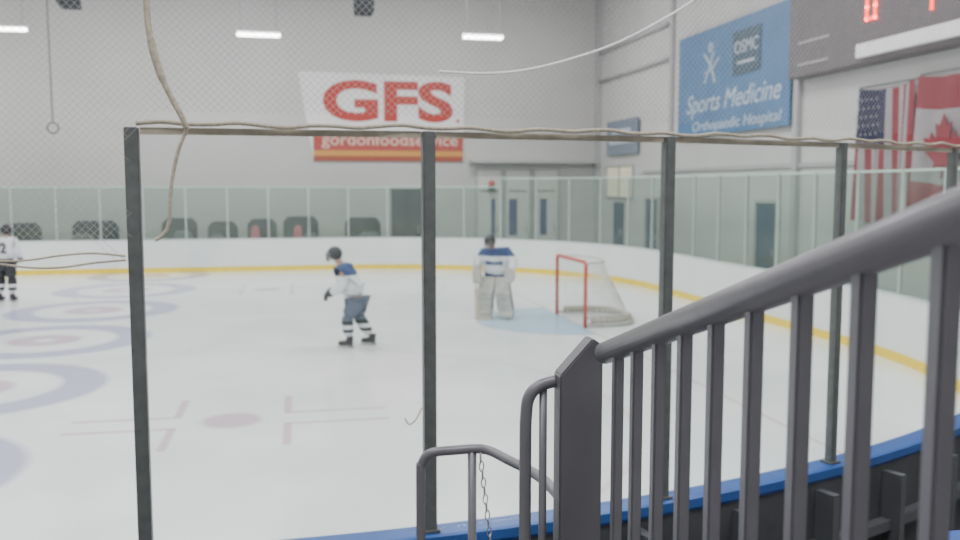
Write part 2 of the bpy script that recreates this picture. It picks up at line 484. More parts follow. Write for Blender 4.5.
b = B(); b.tube(spline([(c.x-hx, c.y+.02, 2.135), (c.x-hx-.04, c.y+.02, 2.125), (c.x-hx-.068, c.y+.02, 2.10), (c.x-hx-.078, c.y+.02, 2.05), (c.x-hx-.08, c.y+.02, 1.9), (c.x-hx-.08, c.y+.02, 1.2)], 8), .0165, 12)
newobj("rail_return", b.mesh(smooth=True), rail, m_rail)
for dx in (.032,):
    b = B(); b.tube([(c.x-hx-dx, c.y+.02, 2.12), (c.x-hx-dx, c.y+.02, 1.2)], .011, 10); newobj("baluster", b.mesh(smooth=True), rail, m_rail)

gr = bpy.data.objects.new("guard_rail", None); link(gr)
top(gr, "low bent grey pipe guard rail at the foot of the steps", "railing")
b = B(); b.tube(spline([(.42, 3.12, .3), (.42, 3.12, 1.0), (.42, 3.12, 1.6), (.425, 3.12, 1.66), (.455, 3.11, 1.70), (.54, 3.09, 1.712), (.64, 3.06, 1.718), (.70, 2.95, 1.71), (.765, 2.75, 1.705), (.77, 2.45, 1.705), (.76, 2.30, 1.70)], 8), .017, 14)
newobj("rail_pipe", b.mesh(smooth=True), gr, m_rail)
b = B(); b.tube([(.60, 3.08, 1.715), (.60, 3.08, .3)], .016, 12); newobj("baluster", b.mesh(smooth=True), gr, m_rail)
b = B()
for j in range(16):
    z = 1.69-j*.03; x = .625+j*.0035; y = 3.05
    ring = []
    for q in range(12):
        a = 2*math.pi*q/12; rx, rz = .008*math.cos(a), .019*math.sin(a)
        ring.append((x+(rx if j % 2 else 0), y+(0 if j % 2 else rx), z+rz))
    b.tube(ring, .0022, 6, closed=True)
o = newobj("chain", b.mesh(smooth=True), gr, m_steel); o["label"] = "thin steel link chain"

be = bpy.data.objects.new("stand_bench", None); be.location = (0, 0, 0); link(be); top(be, "blue plank spectator bench standing on the metal stand", "bench")
b = B(); b.box((1.84, 2.02, 1.575), (4.6, 2.3, 1.615)); newobj("seat", b.mesh(bevel=.008), be, m_capblue)
for x in (2.1, 3.2, 4.3):
    b = B(); b.box((x, 2.1, 1.2), (x+.05, 2.2, 1.575)); newobj("leg", b.mesh(), be, m_alum)

# ------------------------------------------------------------------ ceiling lamps, added area lights
for (u, v) in [(-7.7, 27), (-.95, 27), (5.6, 27), (-14.3, 27), (-7.7, 14), (-1.1, 14), (5.55, 14)]:
    z = 6.95 if v > 20 else 8.3
    if abs(u-5.6) < .1: z += .14
    if u < -7 and v > 20: z -= .06
    e = bpy.data.objects.new("strip_light", None); e.location = (u, v, z); link(e)
    top(e, "glowing white fluorescent strip light hung on thin cables", "light", "hanging strip lights")
    b = B(); b.prism([(-.62, -.12, .03), (-.62, -.06, .10), (-.62, .06, .10), (-.62, .12, .03)], (1.24, 0, 0)); newobj("housing", b.mesh(), e, m_white)
    b = B(); b.box((-.6, -.10, -.04), (.6, .10, .03)); newobj("tube", b.mesh(bevel=.02), e, m_lamp)
    for x in (-.5, .5):
        b = B(); b.tube([(x, 0, .1), (x, 0, HC-z)], .008, 6); newobj("cable", b.mesh(), e, m_grey)

for (u, v) in [(-22, 8), (-12, 8), (-3, 8), (5, 8), (-22, 17), (-12, 17), (-3, 17), (5, 17), (-22, 26), (-12, 26), (-3, 26), (5, 26), (-3, 0), (1, 0.5), (6, 1)]:  # unseen area lights added for the fixture rows; stand-side ones are fill
    l = bpy.data.lights.new("ceiling_fill_light", 'AREA'); l.shape = 'RECTANGLE'; l.size = 3.5; l.size_y = 1.2
    l.energy = 450 if v > 3 else 340; l.color = (1, .994, .982)
    o = bpy.data.objects.new("ceiling_fill_light", l); o.location = (u, v, HC-.25); link(o)
    top(o, "unseen area light added under the ceiling for general lighting", "light")

b = B(); b.tube([(-6.7, 25.5, HC), (-6.68, 25.5, 4.3)], .022, 6); b.tube([(-6.68+.14*math.sin(a*math.pi/6), 25.5, 4.16+.14*math.cos(a*math.pi/6)) for a in range(12)], .024, 6, closed=True)
o = newobj("hanging_cable", b.mesh(), None, m_grey); top(o, "thin grey cable with a loop end hanging from ceiling", "cable")
o.location.x = .5
for (u, v, z) in [(-5.7, 25.8, 7.38), (2.0, 26.5, 7.62)]:
    e = bpy.data.objects.new("ceiling_speaker", None); e.location = (u, v, z); link(e)
    top(e, "dark loudspeaker hanging from the arena ceiling", "speaker", "ceiling speakers")
    b = B(); b.prism([(-.3, -.25, 0), (.3, -.25, 0), (.25, .2, -.1), (-.25, .2, -.1)], (0, 0, .5)); newobj("cabinet", b.mesh(bevel=.02), e, m_dgrey)
    b = B(); b.tube([(0, 0, .4), (0, 0, HC-z)], .03, 8); newobj("bracket", b.mesh(), e, m_dgrey)

# ------------------------------------------------------------------ far wall banner
m_banw = M("banner_vinyl", (.73, .71, .71), .6, var=.03, scale=1)
m_gred = M("banner_red", (.42, .05, .04), .6, var=.06)
m_maroon = M("banner_maroon", (.34, .05, .02), .6, var=.06)
m_gold = M("banner_gold", (.62, .28, .04), .6)
m_cream = M("banner_cream", (.70, .50, .42), .6)
y0 = WV-.05
b = B(); b.prism([(.15, y0, 6.50), (.62, y0, 3.5), (5.80, y0, 3.5), (5.85, y0, 6.42)], (0, .04, 0))
ban = newobj("banner", b.mesh(), None, m_banw); top(ban, "white vinyl banner with red GFS letters on the far wall", "banner")
b = B(); b.box((.62, y0-.012, 3.86), (5.79, y0-.002, 4.50)); newobj("stripe", b.mesh(), ban, m_gred)
b = B(); b.box((.62, y0-.012, 3.68), (5.79, y0-.002, 3.86)); newobj("stripe", b.mesh(), ban, m_gold)
b = B(); b.box((.62, y0-.012, 3.5), (5.79, y0-.002, 3.68)); newobj("stripe", b.mesh(), ban, m_maroon)
text_obj("GFS", (.95, y0-.002, 4.85), (1, 0, 0), 4.5, 1.40, m_gred, ban, bold=.035)
text_obj(".", (5.55, y0-.002, 4.85), (1, 0, 0), .12, .12, m_gred, ban)
text_obj("gordonfoodservice", (.9, y0-.014, 3.92), (1, 0, 0), 4.7, .52, m_cream, ban, bold=.01)

# end wall sign
m_sblue = M("sign_blue", (.08, .185, .345), .5, var=.1, scale=1)
m_steal = M("sign_teal", (.055, .10, .14), .5)
m_sw = M("sign_white", (.52, .59, .68), .5)
x0 = WU-.17
b = B(); b.box((x0, 18.2, 3.98), (x0+.06, 24.1, 6.72)); sg = newobj("wall_sign", b.mesh(bevel=.01), None, m_sblue)
top(sg, "large blue sports medicine sign on the arena end wall", "sign")
R = (0, -1, 0)
text_obj("Sports Medicine", (x0, 23.5, 4.45), R, 4.95, .64, m_sw, sg, bold=.0, shear=.3)
text_obj("Orthopaedic Hospital", (x0, 23.1, 4.03), R, 4.6, .34, m_sw, sg, shear=.2)
b = B(); b.box((x0-.02, 19.5, 5.35), (x0-.001, 20.85, 6.40)); newobj("logo_plate", b.mesh(), sg, m_steal)
text_obj("OSMC", (x0-.02, 20.75, 5.85), R, 1.15, .3, m_sw, sg)
b = B(); b.box((x0-.03, 19.75, 5.6), (x0-.021, 20.6, 5.66)); newobj("pale_band", b.mesh(), sg, m_sw)
b = B()
for P_ in ([(22.4, 5.35), (22.1, 5.75), (21.9, 6.1)], [(21.8, 5.3), (22.05, 5.75), (22.45, 6.1)], [(22.4, 5.6), (22.0, 5.65), (21.6, 5.9)]):
    b.tube([(x0-.01, a, z) for a, z in P_], .03, 6)
b.tube([(x0-.01, 22.08+.1*math.cos(a*.785), 6.23+.1*math.sin(a*.785)) for a in range(8)], .03, 6, closed=True)
newobj("emblem", b.mesh(), sg, m_sw)
b = B(); b.box((x0+.05, 27.3, 3.7), (x0+.1, 30.2, 4.85)); s2 = newobj("wall_sign", b.mesh(bevel=.01), None, M("sign_greyblue", (.20, .24, .31), .6)); top(s2, "small grey-blue sign on the end wall near the corner", "sign")
b = B(); b.box((x0+.03, 27.6, 4.05), (x0+.049, 29.9, 4.2)); newobj("pale_band", b.mesh(), s2, m_sw)
b = B(); b.box((x0+.03, 27.9, 4.4), (x0+.049, 29.6, 4.55)); newobj("pale_band", b.mesh(), s2, m_sw)

# scoreboard
m_sc = M("scoreboard_case", (.135, .12, .13), .6, var=.08)
b = B(); b.box((WU-.4, 10.2, 4.92), (WU-.001, 17.9, 7.9)); sc = newobj("scoreboard", b.mesh(bevel=.02), None, m_sc)
top(sc, "dark grey electronic scoreboard with glowing red digits", "scoreboard")
m_led = M("led_red", (1., .045, .015), .5, var=0, emit=5.5)
xf = WU-.4
def seg7(ch, v, z, h):
    w_ = h*.56; t = h*.055; bb = B()
    on = {'0': 'abcdef', '1': 'bc'}[ch]
    S = {'a': ((0, h), (w_, h)), 'b': ((w_, h), (w_, h/2)), 'c': ((w_, h/2), (w_, 0)), 'd': ((0, 0), (w_, 0)), 'e': ((0, h/2), (0, 0)), 'f': ((0, h), (0, h/2)), 'g': ((0, h/2), (w_, h/2))}
    for k_ in on:
        (a0, z0_), (a1, z1_) = S[k_]
        bb.box((xf-.03, v-max(a0, a1)-t, z+min(z0_, z1_)-t), (xf-.002, v-min(a0, a1)+t, z+max(z0_, z1_)+t))
    newobj("digit", bb.mesh(), sc, m_led)
seg7('0', 15.2, 5.71, .44); seg7('1', 13.68, 5.58, .42)
b = B(); b.box((xf-.12, 10.4, 5.02), (xf-.003, 15.35, 5.27)); newobj("light_strip", b.mesh(bevel=.01), sc, M("strip_white", (.78, .78, .78), .4, emit=.2))
b = B(); b.box((xf-.02, 16.4, 5.6), (xf-.001, 17.5, 5.64)); newobj("pale_band", b.mesh(), sc, m_trim)
b = B(); b.box((xf-.02, 16.4, 5.15), (xf-.001, 17.5, 5.19)); newobj("pale_band", b.mesh(), sc, m_trim)

# flags
def flagmesh(v0, v1, z0, z1, matfun, nx=40, nz=30, stars=None):
    V_ = []; F_ = []; MI = []
    for j in range(nz+1):
        for i_ in range(nx+1):
            t = i_/nx; y = v0+(v1-v0)*t; z = z1+(z0-z1)*j/nz
            x = WU-.17-.09*math.sin(t*15+j*.05)*(.5+.5*j/nz)
            V_.append((x, y, z-.08*math.sin(t*math.pi)))
    for j in range(nz):
        for i_ in range(nx):
            a = j*(nx+1)+i_; F_.append((a, a+1, a+nx+2, a+nx+1)); MI.append(matfun((i_+.5)/nx, (j+.5)/nz))
    if stars:
        for (yy, zz) in stars:
            n_ = len(V_); V_ += [(WU-.265, yy-.02, zz-.02), (WU-.265, yy+.02, zz-.02), (WU-.265, yy+.02, zz+.02), (WU-.265, yy-.02, zz+.02)]
            F_.append((n_, n_+1, n_+2, n_+3)); MI.append(1)
    me = mesh_from(V_, F_, smooth=True)
    for p, mi in zip(me.polygons, MI): p.material_index = mi
    return me
m_fr = M("flag_red", (.25, .04, .055), .8); m_fw = M("flag_white", (.34, .31, .325), .8); m_fb = M("flag_blue", (.03, .032, .07), .8)
def us(t, q):
    if t < .54 and q < .40: return 2
    return int(t*13) % 2
e = bpy.data.objects.new("flag", None); link(e); top(e, "american flag hung vertically on the arena end wall", "flag")
stars = [(15.62-.15*c_-(.07 if r_ % 2 else 0), 4.26-.16*r_) for r_ in range(6) for c_ in range(5)]
us_f = newobj("flag_cloth", flagmesh(15.7, 14.07, 2.0, 4.5, us, 39, stars=stars), e, [m_fr, m_fw, m_fb])
b = B(); b.tube([(WU-.12, 15.75, 4.52), (WU-.12, 14.04, 4.52)], .02, 8); newobj("flag_rod", b.mesh(), e, m_grey)
e = bpy.data.objects.new("flag", None); link(e); top(e, "canadian flag with red maple leaf hung vertically on wall", "flag")
newobj("flag_cloth", flagmesh(14.02, 12.4, 2.2, 4.55, lambda t, q: 0 if (q < .25 or q > .75) else 1, 30), e, [m_fr, m_fw])
leaf = [(0, .5), (.1, .3), (.2, .36), (.16, .08), (.3, .22), (.34, .12), (.5, .14), (.44, 0), (.5, -.04), (.2, -.26), (.24, -.36), (.02, -.32), (.02, -.52)]
leaf = leaf+[(-a, z) for a, z in leaf[::-1] if a > 0]
b = B(); b.prism([(WU-.29, 13.2-a*.95, 3.32+z*1.05) for a, z in leaf], (.02, 0, 0)); newobj("maple_leaf", b.mesh(), e, m_fr)
b = B(); b.tube([(WU-.12, 14.02, 4.57), (WU-.12, 12.3, 4.57)], .02, 8); newobj("flag_rod", b.mesh(), e, m_grey)

# ------------------------------------------------------------------ doors and windows
def door_far(n_, u0, u1, zt, mat, strips=()):
    e = bpy.data.objects.new("door_%d" % n_, None); link(e); struct(e)
    b = B(); b.box((u0, WV-.05, 0), (u1, WV-.001, zt)); newobj("door_leaf", b.mesh(bevel=.005), e, mat)
    b = B(); b.box((u0-.08, WV-.08, 0), (u0-.001, WV-.001, zt+.08)); b.box((u1+.001, WV-.08, 0), (u1+.08, WV-.001, zt+.08)); b.box((u0, WV-.08, zt+.001), (u1, WV-.001, zt+.08))
    newobj("door_frame", b.mesh(), e, m_trim)
    b = B(); b.tube([(u1-.12, WV-.1, 1.0), (u1-.12, WV-.1, 1.25)], .02, 8); newobj("handle", b.mesh(), e, m_steel)
    for (a, c_) in strips:
        b = B(); b.box((a, WV-.07, .9), (c_, WV-.051, 2.2)); newobj("door_window", b.mesh(), e, m_darkblue)
    if strips:
        b = B(); b.box((u0+.1, WV-.07, 2.45), (u1-.1, WV-.051, 2.5)); newobj("door_rail", b.mesh(), e, m_grey)
m_doorw = M("door_white", (.66, .65, .63), .6)
door_far(1, 3.25, 4.3, 2.55, m_dgrey)
door_far(2, 6.3, 7.15, 3.2, m_doorw, [(6.8, 6.95)])
door_far(3, 7.35, 8.2, 3.2, m_doorw, [(7.45, 7.75)])
door_far(4, 8.4, 9.25, 3.2, m_doorw, [(8.6, 8.85)])
k = 5
for (v0, v1) in [(18.8, 19.7), (25.7, 26.6)]:
    e = bpy.data.objects.new("door_%d" % k, None); link(e); struct(e); k += 1
    b = B(); b.box((WU-.05, v0, 0), (WU-.001, v1, 2.25)); newobj("door_leaf", b.mesh(bevel=.005), e, M("door_blue", (.035, .07, .13), .6))
    b = B(); b.box((WU-.09, v0-.08, 0), (WU-.001, v0-.001, 2.33)); b.box((WU-.09, v1+.001, 0), (WU-.001, v1+.08, 2.33)); b.box((WU-.09, v0, 2.251), (WU-.001, v1, 2.33)); newobj("door_frame", b.mesh(), e, m_trim)
    b = B(); b.tube([(WU-.09, v0+.1, 1.0), (WU-.09, v0+.1, 1.2)], .02, 8); newobj("handle", b.mesh(), e, m_steel)
v0, v1 = 28.7, 29.6
e = bpy.data.objects.new("door_7", None); link(e); struct(e)
b = B(); b.box((WU-.05, v0, 0), (WU-.001, v1, 2.1)); newobj("door_leaf", b.mesh(bevel=.005), e, M("door_blue", (.035, .07, .13), .6))
b = B(); b.tube([(WU-.09, v0+.1, 1.0), (WU-.09, v0+.1, 1.2)], .02, 8); newobj("handle", b.mesh(), e, m_steel)
e = bpy.data.objects.new("goal_light", None); e.location = (6.8, WV-.13, 2.75); link(e); top(e, "red goal beacon lamp mounted on the far wall", "lamp")
b = B(); b.box((-.12, -.1, -.3), (.12, .13, -.12)); newobj("base", b.mesh(bevel=.02), e, m_dgrey)
bm = bmesh.new(); bmesh.ops.create_uvsphere(bm, u_segments=16, v_segments=10, radius=.11)
for v_ in bm.verts: v_.co.z = v_.co.z*1.3-.02
me = bpy.data.meshes.new("d"); bm.to_mesh(me); bm.free(); newobj("dome", me, e, M("beacon_red", (.5, .08, .07), .3))

# ------------------------------------------------------------------ benches behind far glass
for j, (u, wd, hh) in enumerate([(-6.25, 1.4, 1.55), (-3.7, 1.1, 1.62), (-2.35, .95, 1.5), (-1.1, .95, 1.58), (.15, 1.15, 1.65), (2.2, 1.2, 1.6), (-8.4, 1.1, 1.5)]):
    e = bpy.data.objects.new("bench", None); e.location = (u, 30.2, 0); link(e); top(e, "grey high-backed bench standing behind the far glass", "bench", "grey benches behind far glass")
    b = B(); b.box((-wd/2, -.3, .55), (wd/2, .2, .63)); newobj("seat", b.mesh(bevel=.02), e, m_grey)
    b = B(); b.prism([(-wd/2, .2, .7), (wd/2, .2, .7), (wd/2, .27, hh-.18), (wd/2-.16, .3, hh), (-wd/2+.16, .3, hh), (-wd/2, .27, hh-.18)], (0, .08, 0)); newobj("backrest", b.mesh(bevel=.02), e, m_dgrey)
    for sx in (-1, 1):
        b = B(); b.box((sx*(wd/2-.06)-.03, -.28, 0), (sx*(wd/2-.06)+.03, -.22, .55)); newobj("leg", b.mesh(), e, m_black)
        b = B(); b.prism([(sx*(wd/2-.06)-.03, .16, 0), (sx*(wd/2-.06)-.03, .22, 0), (sx*(wd/2-.06)-.03, .3, .9), (sx*(wd/2-.06)-.03, .2, .9)], (.06, 0, 0)); newobj("leg", b.mesh(), e, m_black)
m_bag = M("bag_grey", (.20, .21, .22), .8)
for (u, w_, h_) in [(-6.55, .7, .52), (-3.55, .6, .6), (-2.5, .5, .45), (.45, .5, .5), (2.4, .7, .5)]:
    e = bpy.data.objects.new("duffel_bag", None); e.location = (u, 30.12, .632); link(e); top(e, "grey duffel bag lying on a high-backed bench", "bag", "grey duffel bags")
    b = B(); b.prism([(-w_/2, -.15, 0), (w_/2, -.15, 0), (w_/2, -.15, h_*.7), (w_/2-.1, -.15, h_), (-w_/2+.1, -.15, h_), (-w_/2, -.15, h_*.7)], (0, .2, 0)); newobj("bag_body", b.mesh(bevel=.04, bseg=3), e, m_bag)
    b = B(); b.tube(spline([(-.12, -.05, h_-.02), (-.08, -.05, h_+.07), (.08, -.05, h_+.07), (.12, -.05, h_-.02)], 4), .014, 6); newobj("strap", b.mesh(), e, m_dgrey)
for (u) in (-1.3, .05):
    e = bpy.data.objects.new("backpack", None); e.location = (u, 29.98, .632); link(e); top(e, "pink backpack resting on a grey bench", "bag", "pink backpacks")
    b = B(); b.prism([(-.15, -.1, 0), (.15, -.1, 0), (.13, -.07, .6), (.07, -.05, .75), (-.07, -.05, .75), (-.13, -.07, .6)], (0, .2, 0)); newobj("bag_body", b.mesh(bevel=.03), e, m_pink)
    b = B(); b.tube(spline([(-.05, 0, .73), (-.03, 0, .8), (.03, 0, .8), (.05, 0, .73)], 4), .012, 6); newobj("carry_loop", b.mesh(), e, m_dgrey)

# ------------------------------------------------------------------ goal
goal = bpy.data.objects.new("hockey_goal", None); goal.location = (5.24, 16.8, .02); link(goal)
top(goal, "red framed hockey goal with white netting on the ice", "hockey goal")
H, W = 1.22, .93
b = B(); b.tube([(0, -W, 0), (0, -W, H-.06), (0, -W+.02, H-.015), (0, -W+.06, H), (0, W-.06, H), (0, W-.02, H-.015), (0, W, H-.06), (0, W, 0)], .036, 12)
newobj("goal_frame", b.mesh(smooth=True), goal, m_red)
def base(t):
    a = t*math.pi/2
    return Vector((1.2*math.cos(a)**.6 if abs(t) < 1 else 0, (W+.12*math.cos(a))*math.sin(a), .05))
def topc(t):
    a = t*math.pi/2
    return Vector((.55*math.cos(a)**.6 if abs(t) < 1 else 0, W*math.sin(a), H-.01))
N = 40
b = B(); b.tube([base(-1+2*i_/N) for i_ in range(N+1)], .03, 8); newobj("base_frame", b.mesh(smooth=True), goal, m_whitep)
b = B(); b.tube([topc(-1+2*i_/N) for i_ in range(N+1)], .02, 8); b.tube([topc(0), (topc(0)+base(0))/2+Vector((.03, 0, 0)), base(0)], .018, 8); newobj("back_frame", b.mesh(smooth=True), goal, m_whitep)
V_ = []; F_ = []
nj = 13
for j in range(nj+1):
    q = j/nj
    for i_ in range(N+1):
        t = -1+2*i_/N; p = topc(t)*(1-q)+base(t)*q; p.x -= .10*math.sin(q*math.pi)*(math.cos(t*math.pi/2)); V_.append(tuple(p))
for j in range(nj):
    for i_ in range(N):
        a = j*(N+1)+i_; F_.append((a, a+1, a+N+2, a+N+1))
n0 = len(V_); K = 6
for j in range(K+1):
    q = j/K
    for i_ in range(N+1):
        p = topc(-1+2*i_/N); V_.append((p.x*q, p.y, H-.01-.03*math.sin(q*math.pi)))
for j in range(K):
    for i_ in range(N):
        a = n0+j*(N+1)+i_; F_.append((a, a+1, a+N+2, a+N+1))
me = mesh_from(V_, F_); o = bpy.data.objects.new("t", me); link(o)
wf = o.modifiers.new("w", 'WIREFRAME'); wf.thickness = .011; wf.use_boundary = True; wf.use_even_offset = False
me2 = bake(o); bpy.data.objects.remove(o); newobj("goal_netting", me2, goal, m_netw)
m_padc = M("pad_cream", (.34, .32, .26), .7)
b = B(); b.tube([base(-.98+1.96*i_/N)*.93+Vector((0, 0, .06)) for i_ in range(N+1)], .07, 8); newobj("base_padding", b.mesh(smooth=True), goal, m_padc)
b = B(); b.tube([(.35, 0, .05), (1.1, 0, .05)], .03, 8); newobj("base_frame", b.mesh(smooth=True), goal, m_whitep)

# ------------------------------------------------------------------ players
def player(label, loc, ang, J, jersey, pants, socks, helmet_m, bulk=1., goalie=False, legk=1., arm=1., hk=1.):
    V3 = lambda k_: Vector(J[k_])
    ks = ['pelvis', 'waist', 'chest', 'neck', 'jaw', 'head', 'shL', 'elL', 'wrL', 'shR', 'elR', 'wrR', 'hipL', 'knL', 'anL', 'hipR', 'knR', 'anR']
    J = dict(J); J['jaw'] = tuple(V3('neck')*.5+V3('head')*.5)
    hd = Vector(J['head'])
    verts = [J[k_] for k_ in ks]; idx = {k_: i_ for i_, k_ in enumerate(ks)}
    ed = [('pelvis', 'waist'), ('waist', 'chest'), ('chest', 'neck'), ('neck', 'jaw'), ('jaw', 'head'), ('chest', 'shL'), ('shL', 'elL'), ('elL', 'wrL'), ('chest', 'shR'), ('shR', 'elR'), ('elR', 'wrR'),
          ('pelvis', 'hipL'), ('hipL', 'knL'), ('knL', 'anL'), ('pelvis', 'hipR'), ('hipR', 'knR'), ('knR', 'anR')]
    rad = dict(pelvis=(.12, .1), waist=(.11, .09), chest=(.13, .1), neck=.055, jaw=.062, head=.085*hk, shL=.06, elL=.042, wrL=.03, shR=.06, elR=.042, wrR=.03, hipL=.075, knL=.052, anL=.04, hipR=.075, knR=.052, anR=.04)
    r = [rad[k_] for k_ in ks]
    edges = [(idx[a], idx[c_]) for a, c_ in ed]
    verts += [tuple(hd+Vector((.085, 0, -.025))*hk), tuple(hd+Vector((.108, 0, -.04))*hk)]; r += [.022, .012]
    edges += [(idx['head'], len(ks)), (len(ks), len(ks)+1)]
    for s_ in ('L', 'R'):
        verts.append(tuple(V3('an'+s_)+Vector((.14, 0, -.045)))); r.append(.03); edges.append((idx['an'+s_], len(verts)-1))
    body = newobj("person", skin(verts, edges, r, 0), None, m_skin)
    body.location = loc; body.rotation_euler = (0, 0, ang)
    top(body, label, "person")
    g = bulk
    pe, wa, ch, ne = V3('pelvis'), V3('waist'), V3('chest'), V3('neck')
    jv = [pe-(wa-pe)*.35, wa, ch, ch*.45+ne*.55, ne, V3('shL'), V3('shL')*.5+V3('elL')*.5, V3('elL'), V3('wrL'), V3('shR'), V3('shR')*.5+V3('elR')*.5, V3('elR'), V3('wrR')]
    jr = [(.19*g, .165*g), (.185*g, .16*g), (.195*g, .16*g), (.165*g, .13*g), .08, .115*g*arm, .10*g*arm, .088*g*arm, .064*g*arm, .115*g*arm, .10*g*arm, .088*g*arm, .064*g*arm]
    je = [(0, 1), (1, 2), (2, 3), (3, 4), (3, 5), (5, 6), (6, 7), (7, 8), (3, 9), (9, 10), (10, 11), (11, 12)]
    je_o = newobj("jersey", skin(jv, je, jr, 2), body, jersey)
    pv = [pe-Vector((0, 0, .02)), V3('hipL')+Vector((0, .01, -.06)), V3('hipL')*.4+V3('knL')*.6, V3('knL')*.88+V3('hipL')*.12, V3('hipR')+Vector((0, -.01, -.06)), V3('hipR')*.4+V3('knR')*.6, V3('knR')*.88+V3('hipR')*.12]
    newobj("hockey_pants", skin(pv, [(0, 1), (1, 2), (2, 3), (0, 4), (4, 5), (5, 6)], [(.155*g, .145*g), .128*g, .118*g, .108*g, .128*g, .118*g, .108*g], 0), body, pants)
    for s_ in ('L', 'R'):
        sg_ = 1 if s_ == 'L' else -1
        kn, an = V3('kn'+s_), V3('an'+s_); th = V3('hip'+s_)*.25+kn*.75
        so = skin([th, kn, kn*.55+an*.45, an+(kn-an)*.12], [(0, 1), (1, 2), (2, 3)], [.08*legk, .095*legk, .09*legk, .068*legk], 0)
        newobj("sock", so, body, socks)
        gz = an.z-.13
        base_ = Vector((an.x, an.y, gz))
        bt = skin([an+Vector((-.01, 0, .06)), base_+Vector((-.02, 0, .11)), base_+Vector((-.01, 0, .085)), base_+Vector((.09, 0, .08)), base_+Vector((.19, 0, .072))],
                  [(0, 1), (1, 2), (2, 3), (3, 4)], [.07, .064, .06, .052, .042], 1)
        sk = newobj("skate", bt, body, m_black)
        bb = B(); bb.prism([(base_.x-.08, base_.y-.004, base_.z+.012), (base_.x-.07, base_.y-.004, base_.z), (base_.x+.19, base_.y-.004, base_.z), (base_.x+.215, base_.y-.004, base_.z+.015), (base_.x+.2, base_.y-.004, base_.z+.028), (base_.x-.08, base_.y-.004, base_.z+.028)], (0, .008, 0))
        newobj("blade", bb.mesh(), sk, m_steel)
        bb = B(); bb.box((base_.x-.07, base_.y-.014, base_.z+.026), (base_.x-.0, base_.y+.014, base_.z+.055)); bb.box((base_.x+.09, base_.y-.014, base_.z+.026), (base_.x+.17, base_.y+.014, base_.z+.052)); bb.box((base_.x-.07, base_.y-.008, base_.z+.024), (base_.x+.19, base_.y+.008, base_.z+.036))
        newobj("blade_holder", bb.mesh(), sk, m_white)
        if not goalie:
            el, wr = V3('el'+s_), V3('wr'+s_); d_ = (wr-el).normalized(); side = d_.cross(Vector((0, 0, 1))).normalized(); dn = side.cross(d_).normalized()
            if dn.z > 0: dn = -dn
            gv = [wr-d_*.06, wr+d_*.01, wr+d_*.06]; gr_ = [.078, .06, (.052, .04)]; ge = [(0, 1), (1, 2)]
            for q, ln in zip((-.036, -.012, .012, .036), (.045, .055, .052, .04)):
                n_ = len(gv); gv += [wr+d_*.10+side*q, wr+d_*(.10+ln*.7)+side*q+dn*.02, wr+d_*(.10+ln*.6)+side*q+dn*.06]; gr_ += [.018, .016, .014]; ge += [(2, n_), (n_, n_+1), (n_+1, n_+2)]
            n_ = len(gv); th_ = side*(-sg_); gv += [wr+d_*.05+th_*.055+dn*.01, wr+d_*.09+th_*.065+dn*.035]; gr_ += [.02, .016]; ge += [(2, n_), (n_, n_+1)]
            newobj("glove", skin(gv, ge, gr_, 0), body, m_black)
        else:
            wr = V3('wr'+s_)
            if s_ == 'L':
                bm_ = bmesh.new(); bmesh.ops.create_uvsphere(bm_, u_segments=20, v_segments=12, radius=1)
                for v_ in bm_.verts:
                    x_, y_, z_ = v_.co; cup = .06*(y_*y_+z_*z_)
                    v_.co = wr+Vector((.05+x_*.05+cup, y_*.12+.0, z_*.15-.03))
                me_ = bpy.data.meshes.new("c"); bm_.to_mesh(me_); bm_.free()
                for p in me_.polygons: p.use_smooth = True
                newobj("catching_glove", me_, body, m_whitep)
            else:
                bb = B(); bb.box((wr.x+.04, wr.y-.09, wr.z-.2), (wr.x+.09, wr.y+.10, wr.z+.17)); bb.box((wr.x-.03, wr.y-.06, wr.z-.08), (wr.x+.04, wr.y+.05, wr.z+.06))
                newobj("blocker", bb.mesh(bevel=.015), body, m_whitep)
            fx = an.x+.09; yy = an.y
            bb = B(); w2 = .16
            bb.prism([(fx-.05, yy-w2, .12), (fx+.06, yy-w2, .12), (fx+.09, yy-w2, .45), (fx+.14, yy-w2, .52), (fx+.08, yy-w2, .84), (fx, yy-w2, .84), (fx-.02, yy-w2, .45)], (0, 2*w2, 0))
            bb.prism([(fx-.03, yy-w2+.01, .03), (fx+.14, yy-w2+.01, .03), (fx+.15, yy-w2+.01, .1), (fx+.07, yy-w2+.01, .17), (fx-.04, yy-w2+.01, .17)], (0, 2*w2-.02, 0))
            for z_ in (.44, .51, .58):
                bb.tube([(fx+.09, yy-w2+.02, z_), (fx+.105, yy, z_), (fx+.09, yy+w2-.02, z_)], .038, 8)
            def lean(bq): bq.v = [(x_, y_-sg_*max(0, z_-.1)*(.14 if sg_ > 0 else .10), z_) for (x_, y_, z_) in bq.v]
            lean(bb)
            lp = newobj("leg_pad", bb.mesh(bevel=.02), body, m_whitep)
            for y_ in (yy-w2-.003, yy+w2-.012):
                bb = B(); bb.box((fx+.02, y_, .2), (fx+.082, y_+.015, .75)); lean(bb); newobj("pad_edge", bb.mesh(), lp, m_grey)
    # helmet
    bm_ = bmesh.new(); bmesh.ops.create_uvsphere(bm_, u_segments=24, v_segments=16, radius=1)
    dele = []
    for v_ in bm_.verts:
        x_, y_, z_ = v_.co
        if (x_ > .6 and z_ < .12) or z_ < -.72 or (x_ > .3 and z_ < -.6): dele.append(v_)
        v_.co = hd+Vector((x_*.138-.005, y_*.116, z_*.135+.03))*hk
    bmesh.ops.delete(bm_, geom=dele, context='VERTS')
    bmesh.ops.solidify(bm_, geom=bm_.faces[:], thickness=.008)
    me_ = bpy.data.meshes.new("h"); bm_.to_mesh(me_); bm_.free()
    for p in me_.polygons: p.use_smooth = True
    he = newobj("helmet", me_, body, helmet_m)
    bb = B()
